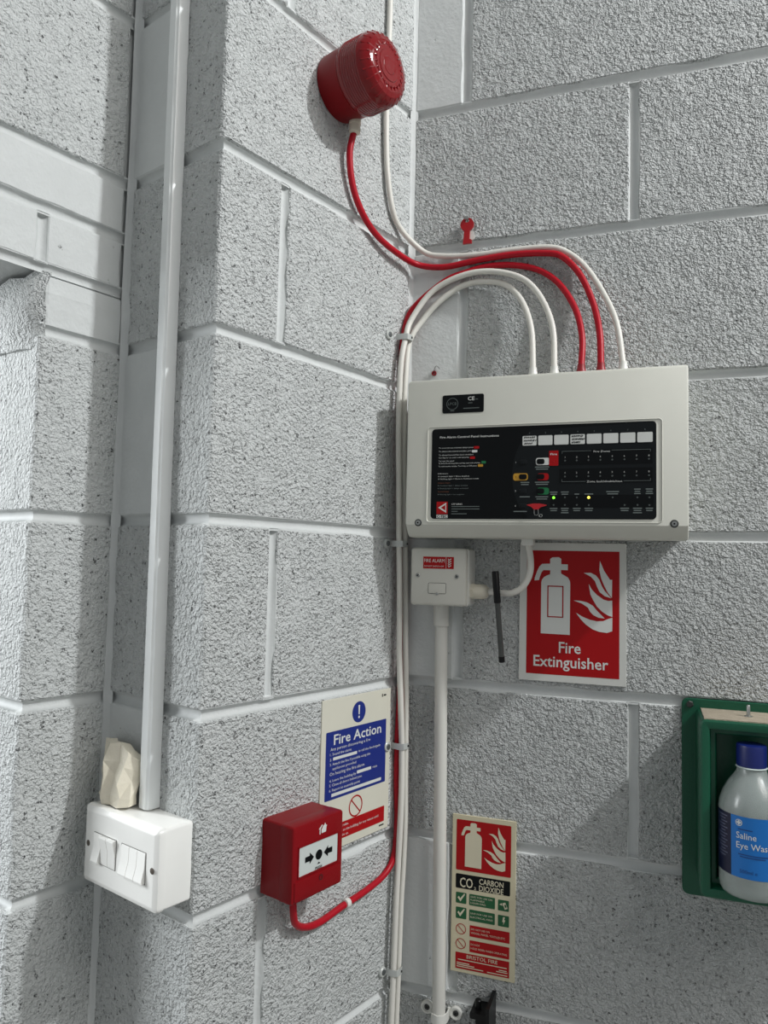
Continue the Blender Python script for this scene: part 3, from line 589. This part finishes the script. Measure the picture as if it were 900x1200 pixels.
ring = MB()
for v in (.727, .820):
    x, z = a.pt(.160, v); ring.annulus(x, z, .0066, .0076, a.y - .0003); ring.line(x - .005, z + .005, x + .005, z - .005, .0010, a.y - .0004)
pieces(kr, 'red_field', REDP, t); kk_.build('black_field', BLACKP, t); pieces(kg, 'green_field', mat('sign_green', '#12552f', .45), t); kc.build('cream_lettering', mat('cream_print', '#d2cbb2', .5), t); pieces(ring, 'prohibition_mark', REDP, t)
kx = MB(); a.poly(kx, [(.83, .528), (.852, .525), (.868, .540), (.845, .545)], 4); kx.build('icon_detail', MATS['sign_green'], t)

# fire action notice
t = thing('fire_action_sign', 'white Fire Action notice with blue and red fields on the left wall', 'sign', 'A', -0.106, -0.436)
flat_board(MB(), -0.1822, -0.0300, -0.4365, -0.2335, -.0022).build('board', mat('ivory_board', '#d3d1c2', .45), t)
a = Art(-0.1822, -0.2335, 0.1522, 0.203, -.0022); BLUE = mat('sign_blue', '#14287a', .45)
k = MB(); a.rect(k, .060, .215, .935, .665, .0015); x, z = a.pt(.512, .122); k.disc(x, z, .0148, a.y - .0002, 32); pieces(k, 'blue_field', BLUE, t)
k = MB(); a.text(k, 'Fire Action', .165, .305, .066, .69, bold=.012); a.text(k, 'Any person discovering a fire', .122, .342, .020, .565)
for tx, v, wd in (('1. Sound the alarm.', .374, .30), ('2.', .408, .025), ('3. Attack the fire if possible using the', .440, .575), ('appliances provided', .470, .33), ('4. Leave the building by', .547, .37), ('5. Close all doors behind you.', .577, .46), ('6. Report to assembly point', .610, .43)):
    a.text(k, tx, .118 if 'appl' not in tx else .155, v, .017, wd)
a.text(k, 'to call the fire brigade', .515, .400, .017, .33); a.text(k, 'route', .735, .541, .017, .07); a.text(k, 'On hearing the fire alarm', .121, .505, .021, .485)
for q in ((.160, .388, .495, .408), (.502, .524, .712, .545), (.150, .625, .870, .646)): a.rect(k, *q, lay=2)
x, z = a.pt(.512, .122); k.flat([(x - .0019, z + .0095), (x + .0019, z + .0095), (x + .0011, z - .0035), (x - .0011, z - .0035)], a.y - .0004); k.disc(x, z - .0072, .0018, a.y - .0004, 12)
k.build('white_lettering', WPRINT, t)
k = MB(); a.rect(k, .060, .836, .933, .945, .001); x, z = a.pt(.497, .762); k.annulus(x, z, .0128, .0150, a.y - .0002); k.line(x - .0095, z + .0095, x + .0095, z - .0095, .0018, a.y - .0003); pieces(k, 'red_field', REDP, t)
k = MB()
for tx, v, wd in (('Do not take risks.', .866, .30), ('Do not return to the building for any reason until', .899, .74), ('authorised to do so.', .930, .30)): a.text(k, tx, .10, v, .017, wd)
k.build('red_field_lettering', WPRINT, t)
k = MB(); a.rect(k, .858, .030, .872, .052); a.rect(k, .885, .036, .925, .047); a.rect(k, .855, .962, .93, .972); k.build('small_print', BLACKP, t)

# ------------------------------------------------------------------ manual call point
cx0, cx1, cz0, cz1 = -0.2835, -0.1925, -0.4525, -0.3620
t = thing('manual_call_point', 'red manual call point with white break-glass window', 'call point', 'A', (cx0 + cx1) / 2, cz0)
MB().rbox(cx0 + .0005, cx1 - .0005, cz0 + .0005, cz1 - .0005, .003, [(0, 0), (0, -.032)]).build('back_box', RED, t, 40)
fc = MB().rbox(cx0, cx1, cz0, cz1, .0035, [(.0008, -.0315), (0, -.033), (0, -.050), (.0010, -.0522), (.0030, -.053)]).build('front', RED, t, 40)
W_, H_ = cx1 - cx0, cz1 - cz0
def cp(u, v): return cx0 + u * W_, cz1 - v * H_
x0, zt = cp(.10, .27); x1, zb = cp(.90, .68)
k = MB(); ro = rrect(x0, x1, zb, zt, .001, 2); ri = rrect(x0 + .0016, x1 - .0016, zb + .0016, zt - .0016, .001, 2)
k.skin([k.ring([(x, -.0528, z) for x, z in ro]), k.ring([(x, -.0540, z) for x, z in ro]), k.ring([(x, -.0540, z) for x, z in ri]), k.ring([(x, -.0528, z) for x, z in ri])], False, False).build('window_frame', RED, fc, 30)
wn = MB().rect(x0 + .001, x1 - .001, zb + .001, zt - .001, -.0532).build('window', mat('window_white', '#c9cfcc', .3), fc)
k = MB(); y = -.0535; mx, mz = cp(.505, .475)
k.disc(mx, mz, .0060, y, 24)
for s_ in (-1, 1): k.flat([(mx + s_ * q, mz + e) for q, e in ((.0090, 0), (.0165, .0068), (.0165, .0032), (.0245, .0032), (.0245, -.0032), (.0165, -.0032), (.0165, -.0068))], y)
k.text('PRESS', mx, mz - .0165, .0030, y, 'CENTER', .0125, bold=.02); k.flat([(mx - .003, mz - .0108), (mx + .003, mz - .0108), (mx, mz - .0086)], y); k.build('arrows', BLACKP, wn)
k = MB(); hx, hz = cp(.575, .155); y = -.0533; q = .0012
k.flat([(hx - .0062, hz - .0055), (hx - .0045, hz - .0055), (hx - .0045, hz + .0010), (hx - .0010, hz + .0045), (hx - .0015, hz + .0062), (hx - .0078, hz + .0012), (hx - .0062, hz + .0010)], y)
k.flat([(hx - .0026, hz - .0046), (hx + .0056, hz - .0046), (hx + .0062, hz + .0015), (hx + .0075, hz + .0030), (hx + .0052, hz + .0038), (hx + .0036, hz + .0070), (hx + .0022, hz + .0045), (hx + .0005, hz + .0040), (hx - .0030, hz - .0005)], y); k.build('house_symbol', WPRINT, fc)
x0, zt = cp(.04, .70); x1, zb = cp(.96, .97)
lp = MB().rbox(x0, x1, zb, zt, .002, [(0, -.0528), (.0006, -.0542), (.0022, -.0546)]).build('lower_cover', RED, fc, 40)
kx_, kz_ = cp(.54, .78); MB().lathe((kx_, -.0544, kz_), (0, -1, 0), [(0, .0036), (.0006, .0036), (.0006, .0018), (-.0004, .0016)], 16).build('key_hole', mat('deep_red', '#4a0709', .5), lp, 40)
MB().lathe((-0.246, -.020, cz0 + .001), (0, 0, -1), [(0, .0098), (.0050, .0094), (.0058, .0078)], 20).build('cable_gland', mat('cream_plastic', '#d6d0bf', .45), t, 40)

# ------------------------------------------------------------------ beacon
bs, bz = -0.184, 0.6212
t = thing('fire_alarm_beacon', 'round red fire alarm beacon with ribbed lens high on the left wall', 'beacon', 'A', bs, bz)
MB().lathe((bs, 0, bz), (0, -1, 0), [(0, .0440), (.003, .0450), (.034, .0462), (.037, .0470), (.038, .0455)], 48).build('base', RED, t, 30)
prof = [(.0370, .0462), (.0385, .0480), (.0420, .0487)]
for i in range(8):
    d = .0440 + i * .0036; prof += [(d, .0484), (d + .0008, .0476), (d + .0026, .0476), (d + .0034, .0484)]
prof += [(.0745, .0478), (.0800, .0466), (.0850, .0436), (.0885, .0395), (.0900, .0340), (.0905, .0330), (.0902, .0280), (.0912, .0270), (.0908, .0210), (.0918, .0200), (.0914, .0120), (.0920, .0110), (.0920, .0)]
lens = mat('red_lens', '#7a0008', .1, coat=0.6, spec=.25, bump=.0003, bscale=120)
MB().lathe((bs, 0, bz), (0, -1, 0), prof, 64).build('lens', lens, t, 25)
k = MB()
for i in range(24):
    a_ = 2 * math.pi * i / 24
    r0, r1 = .026, .041
    k.tube([(bs + r0 * math.cos(a_), -.0912, bz + r0 * math.sin(a_)), (bs + r1 * math.cos(a_), -.0872, bz + r1 * math.sin(a_)), (bs + .0470 * math.cos(a_), -.079, bz + .0470 * math.sin(a_))], .0012, 6)
k.build('lens_ribs', lens, t, 60)
g = MB().lathe((-0.166, -.018, bz - .040), (-.02, 0, -1), [(0, .0086), (.008, .0086), (.0085, .0078), (.0150, .0078), (.0155, .0084), (.0200, .0080), (.0215, .0058)], 20).build('cable_gland', mat('cream_plastic', '#d6d0bf', .45), t, 40)

# ------------------------------------------------------------------ trunking, switch and the paper wad on the pier return
t = thing('cable_trunking', 'white surface trunking running down to the light switch', 'trunking', 'C', -0.077, -0.339)
b = MB(); R = []
for z in (-0.339, 0.85, 1.25):
    sh = -0.0770 - (z + 0.339) * 0.0083; q = [(-.0100, 0), (-.0100, .0120), (-.0094, .0140), (-.0070, .0155), (.0062, .0160), (.0092, .0148), (.0100, .0125), (.0100, 0)]
    R.append(b.ring([(sh + x, -o, z) for x, o in q]))
TR = mat('painted_trunking', '#e2e5e4', .28, bump=.0006, bscale=60)
b.skin(R).build('channel', TR, t, 22)
b = MB(); R = []
for z in (-0.339, 0.85, 1.25):
    sh = -0.0770 - (z + 0.339) * 0.0083; R.append(b.ring([(sh + x, -o, z) for x, o in ((-.0078, .0150), (-.0068, .0166), (.0055, .0172), (.0070, .0156))]))
b.skin(R).build('lid', TR, t, 22)
sx0, sx1, sz0, sz1 = -0.1485, -0.0035, -0.4285, -0.3395
t = thing('light_switch', 'white six-gang light switch on a surface box', 'light switch', 'C', (sx0 + sx1) / 2, sz0)
GLOSS = mat('glossy_white_plastic', '#f4f4f0', .22)
MB().rbox(sx0 + .0015, sx1 - .0015, sz0 + .0015, sz1 - .0015, .003, [(0, 0), (0, -.036)]).build('back_box', GLOSS, t, 40)
pl = MB().rbox(sx0, sx1, sz0, sz1, .006, [(0, -.036), (0, -.0410), (.0012, -.0440), (.0060, -.0465), (.0075, -.0468)], 5).build('face_plate', GLOSS, t, 25)
for x0, x1 in ((-.1240, -.0800), (-.0690, -.0240)):
    z0_, z1_ = -.4005, -.3680; wd = (x1 - x0) / 3
    fr_ = MB(); ro = rrect(x0 - .0008, x1 + .0008, z0_ - .0008, z1_ + .0008, .0005, 2); ri = rrect(x0, x1, z0_, z1_, .0005, 2)
    fr_.skin([fr_.ring([(x, -.0470, z) for x, z in ro]), fr_.ring([(x, -.0470, z) for x, z in ri])], False, False).build('rocker_shadow_line', mat('shadow_line', '#5a5a55', .6), pl)  # painted dark line for the shadow between rockers and plate, not a separate part
    for i in range(3):
        xa, xb = x0 + i * wd + .0004, x0 + (i + 1) * wd - .0004; up = (x0 > -.1)
        dt, db = (.0472, .0515) if up else (.0512, .0474)
        if not up and i == 0: dt, db = .0475, .0512
        mid = -.0478; zm = (z0_ + z1_) / 2
        b = MB(); sec = [(z0_, -.0460), (z0_, -db), (z0_ + .002, -db - .0006), (zm, mid - .0005), (z1_ - .002, -dt - .0006), (z1_, -dt), (z1_, -.0460)]
        b.skin([b.ring([(x, y, z) for z, y in sec]) for x in (xa, xb)]).build('rocker', GLOSS, pl, 25)
for x in (-.1365, -.0120): MB().lathe((x, -.0465, -.3835), (0, -1, 0), [(0, .0034), (.0006, .0034), (.0008, .0028)], 16).build('screw_cap', mat('brown_screw', '#5b544c', .5, .4), pl, 40)
t = thing('crumpled_paper', 'crumpled cream paper wad on top of the light switch', 'paper', 'C', -0.122, -0.3395)
rng = random.Random(11); b = MB()
cols = [(-.1605, (-.2735, -.294, -.311, -.326, -.337)), (-.146, (-.2705, -.292, -.309, -.326, -.3385)), (-.131, (-.2700, -.290, -.310, -.329, -.3390)), (-.1150, (-.2715, -.288, -.307, -.327, -.3390)), (-.1000, (-.2765, -.292, -.309, -.326, -.3380)), (-.0895, (-.2880, -.299, -.312, -.326, -.3370))]
fo = [[.012, .014, .015, .016, .016], [.016, .019, .022, .026, .024], [.026, .031, .035, .040, .036], [.020, .025, .028, .031, .030], [.022, .030, .036, .034, .036], [.014, .018, .022, .026, .024]]
F, Bk = [], []
for i, (x, zs) in enumerate(cols):
    F.append(b.ring([(x + rng.uniform(-.004, .004), -fo[i][j] - rng.uniform(0, .004), z + rng.uniform(-.003, .003) * (j != 4)) for j, z in enumerate(zs)]))
    Bk.append(b.ring([(x + rng.uniform(-.002, .002), -fo[i][j] + .009, z) for j, z in enumerate(zs)]))
for i in range(5):
    for j in range(4):
        q = (F[i][j], F[i][j + 1], F[i + 1][j + 1], F[i + 1][j]); b.f += [(q[0], q[1], q[2]), (q[0], q[2], q[3])] if (i + j) % 2 else [(q[0], q[1], q[3]), (q[1], q[2], q[3])]
        b.f.append((Bk[i][j], Bk[i + 1][j], Bk[i + 1][j + 1], Bk[i][j + 1]))
rim = [F[0][j] for j in range(5)] + [F[i][4] for i in range(1, 6)] + [F[5][j] for j in (3, 2, 1, 0)] + [F[i][0] for i in (4, 3, 2, 1)]
rbk = [Bk[0][j] for j in range(5)] + [Bk[i][4] for i in range(1, 6)] + [Bk[5][j] for j in (3, 2, 1, 0)] + [Bk[i][0] for i in (4, 3, 2, 1)]
for i in range(len(rim)): j = (i + 1) % len(rim); b.f.append((rim[i], rbk[i], rbk[j], rim[j]))
b.build('wad', mat('cream_paper', '#e6dfcc', .6, bump=.0004, bscale=200), t)

# ------------------------------------------------------------------ eye wash station
GREEN = mat('green_plastic', '#0a5139', .38, bump=.0003, bscale=300)
ex0, ex1, ez0, ez1 = 0.4000, 0.6400, -0.4760, -0.2190
t = thing('eye_wash_holder', 'green moulded eye wash holder on the back wall', 'holder', 'B', (ex0 + ex1) / 2, ez0)
MB().rbox(ex0, ex1, ez0, ez1, .008, [(0, 0.0005), (0, -.0025), (.0008, -.0035)], 5).build('back_plate', GREEN, t, 35)
hx0, hx1, hz0, hz1 = 0.4175, 0.6225, -0.4480, -0.2310
MB().rbox(hx0, hx1, hz0, hz1, .008, [(0, -.003), (.0005, -.0760), (.0012, -.0788), (.0032, -.0800), (.0100, -.0800), (.0118, -.0790), (.0126, -.0765), (.0133, -.0660), (.0145, -.0640), (.0190, -.0636), (.0205, -.0620), (.0218, -.0340), (.0240, -.0320)], 5).build('tray', GREEN, t, 30)
MB().rbox(hx0 + .006, hx1 - .006, hz1 - .001, hz1 + .0006, .0004, [(0, -.0036), (0, -.0770)], 2).build('dust_layer', mat('dusty_ledge', '#a59a88', .95, bump=.0008, bscale=400, var=.25, vscale=120), t, 40)['label'] = 'pale dust along the top of the holder'
MB().lathe((ex0 + .0105, -.003, ez1 - .0075), (0, -1, 0), [(0, .0048), (.0030, .0048), (.0040, .0035)], 6).build('fixing_screw', mat('dark_steel', '#4c4e4c', .4, .8), t, 30)
MB().lathe((0.4775, -.042, hz1), (0, 0, 1), [(0, .0050), (.0015, .0050), (.002, .0022), (.0140, .0022), (.0150, .0015)], 14).build('stud', STEEL, t, 40)
bx, by = 0.4772, -.0715
t = thing('eye_wash_bottle', 'clear saline eye wash bottle with blue cap and blue label', 'bottle', 'B', bx, -0.4345, 0.0715)
prof = [(-.4345, .0300), (-.4335, .0345), (-.4290, .0370), (-.4230, .0378), (-.3350, .0378), (-.3270, .0368), (-.3170, .0335), (-.3060, .0275), (-.2970, .0210), (-.2920, .0175), (-.2850, .0160), (-.2830, .0160)]
prof += [(z + (.0013 if i == 0 else 0), max(r - .0013, .001)) for i, (z, r) in reversed(list(enumerate(prof)))]
MB().lathe((bx, by, 0), (0, 0, 1), prof, 48, True, True).build('bottle_body', mat('clear_plastic', '#dde6e3', .24, trans=0.72, spec=.6), t, 60)
MB().lathe((bx, by, 0), (0, 0, 1), [(-.2845, .0164), (-.2840, .0172), (-.2612, .0172), (-.2588, .0166), (-.2582, .0150), (-.2588, .0)], 48).build('cap', mat('blue_cap', '#101f62', .4), t, 30)
MB().lathe((bx, by, 0), (0, 0, 1), [(-.2865, .0172), (-.2855, .0182), (-.2845, .0172)], 32).build('neck_ring', mat('neck_plastic', '#c3cfcc', .2), t, 60)
def wrap(k, r): return k.bend(lambda v: Vector((bx + r * math.sin(v.x / .0382), by - r * math.cos(v.x / .0382), v.z)))
def sheet(x0, x1, z0, z1, k=None):
    k = k or MB(); n = max(3, int((x1 - x0) / .003))
    for i in range(n):
        a0, a1 = x0 + (x1 - x0) * i / n, x0 + (x1 - x0) * (i + 1) / n; k.flat([(a0, z0), (a1, z0), (a1, z1), (a0, z1)], 0)
    return k
wrap(sheet(-.0290, .0620, -.4080, -.3370), .0381).build('front_label', mat('label_blue', '#0f68b4', .4), t, 60)
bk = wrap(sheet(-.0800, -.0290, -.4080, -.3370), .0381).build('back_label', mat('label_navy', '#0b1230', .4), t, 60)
k = MB(); k.text('Saline', -.0220, -.3625, .0072, 0, sx=.95); k.text('Eye Wash', -.0220, -.3738, .0072, 0, sx=.95)
k.annulus(-.0190, -.3445, .0032, .0039, 0); k.rect(-.0216, -.0164, -.3454, -.3436, 0); k.rect(-.0199, -.0181, -.3471, -.3419, 0)
wrap(k, .0384).build('white_lettering', WPRINT, t)
k = MB(); k.text('500ml e', -.0185, -.4020, .0042, 0); sheet(-.0200, .0130, -.3812, -.3800, k); sheet(-.0180, .0100, -.3838, -.3826, k); sheet(-.0200, -.0040, -.3525, -.3512, k)
wrap(k, .0384).build('dark_lettering', mat('label_dark_print', '#0c3c78', .5), t)
k = MB()
for i in range(14): sheet(-.0520 + .003 * (i % 3), -.0340 - .003 * (i % 2), -.3420 - i * .0036, -.3408 - i * .0036, k)
wrap(k, .0384).build('small_print', mat('grey_lettering', '#5b6178', .5), bk)

# ------------------------------------------------------------------ small fittings on the back wall
t = thing('red_key', 'small red key hanging from a nail above the cables', 'key', 'B', 0.0930, 0.450, 0.004)
b = MB(); n = 28; kx0, kz0 = 0.0932, 0.4790; y0, y1 = -.0100, -.0060; Rk, rk = .0105, .0036
pts_o = [(kx0 + Rk * math.cos(2 * math.pi * i / n), kz0 + Rk * math.sin(2 * math.pi * i / n)) for i in range(n)]; pts_i = [(kx0 + rk * math.cos(2 * math.pi * i / n), kz0 + .0058 + rk * .8 * math.sin(2 * math.pi * i / n)) for i in range(n)]
rr_ = [b.ring([(x, y, z) for x, z in q]) for q, y in ((pts_i, y1), (pts_o, y1), (pts_o, y0), (pts_i, y0), (pts_i, y1))]
b.skin(rr_, False, False).build('bow', mat('bright_red_plastic', '#a5131d', .35), t, 40)
MB().poly([(0.0890, 0.4730), (0.0885, 0.4600), (0.0870, 0.4485), (0.1010, 0.4485), (0.1008, 0.4540), (0.0972, 0.4555), (0.0975, 0.4730)], -.0098, -.0064).build('stem', MATS['bright_red_plastic'], t)
MB().poly([(0.0985, 0.4700), (0.1030, 0.4690), (0.1055, 0.4620), (0.1040, 0.4560), (0.0990, 0.4545), (0.0960, 0.4600)], -.0062, -.0040).build('paper_tag', WHITE, t)
t = thing('nail', 'bright nail head holding the small red key', 'nail', 'B', 0.0932, 0.4862)
MB().lathe((0.0932, .004, 0.4862), (0, -1, .1), [(0, .0014), (.0165, .0014), (.0168, .0036), (.0180, .0034), (.0186, .001)], 14).build('shank', STEEL, t, 40)
t = thing('wall_plug', 'tiny red wall plug above the top left corner of the panel', 'wall plug', 'B', 0.0430, 0.2500)
MB().lathe((0.0430, .006, 0.2500), (0, -1, 0), [(0, .0034), (.0085, .0034), (.0090, .0042), (.0098, .0040), (.0098, .0016), (.004, .0014)], 14).build('plug', mat('dull_red_plastic', '#7d1720', .5), t, 40)
k = MB(); k.tube(smooth_path([(0.0430, -.0035, 0.2515), (0.0440, -.004, 0.2570), (0.0470, -.004, 0.2610), (0.0500, -.0035, 0.2590), (0.0520, -.003, 0.2560)]), .0004, 5); k.build('wire_end', DARK, t)
t = thing('black_bracket', 'black bracket with a peg, low on the wall beside the conduit', 'bracket', 'B', 0.140, -0.745)
MB().box(0.1470, 0.1520, -.050, 0, -0.745, -0.6530).build('side_plate', DARK, t)
MB().box(0.1290, 0.1475, -.030, 0, -0.745, -0.6790).build('back_plate', DARK, t)
MB().rbox(0.1215, 0.1475, -0.6790, -0.6710, .001, [(0, 0), (0, -.034)], 2).build('ledge', DARK, t)
MB().lathe((0.1305, -.020, -0.6715), (0, 0, 1), [(0, .0045), (.0120, .0045), (.0128, .0038)], 14).build('peg', DARK, t, 40)
for o in D.objects:
    if '_b' in o: del o['_b']
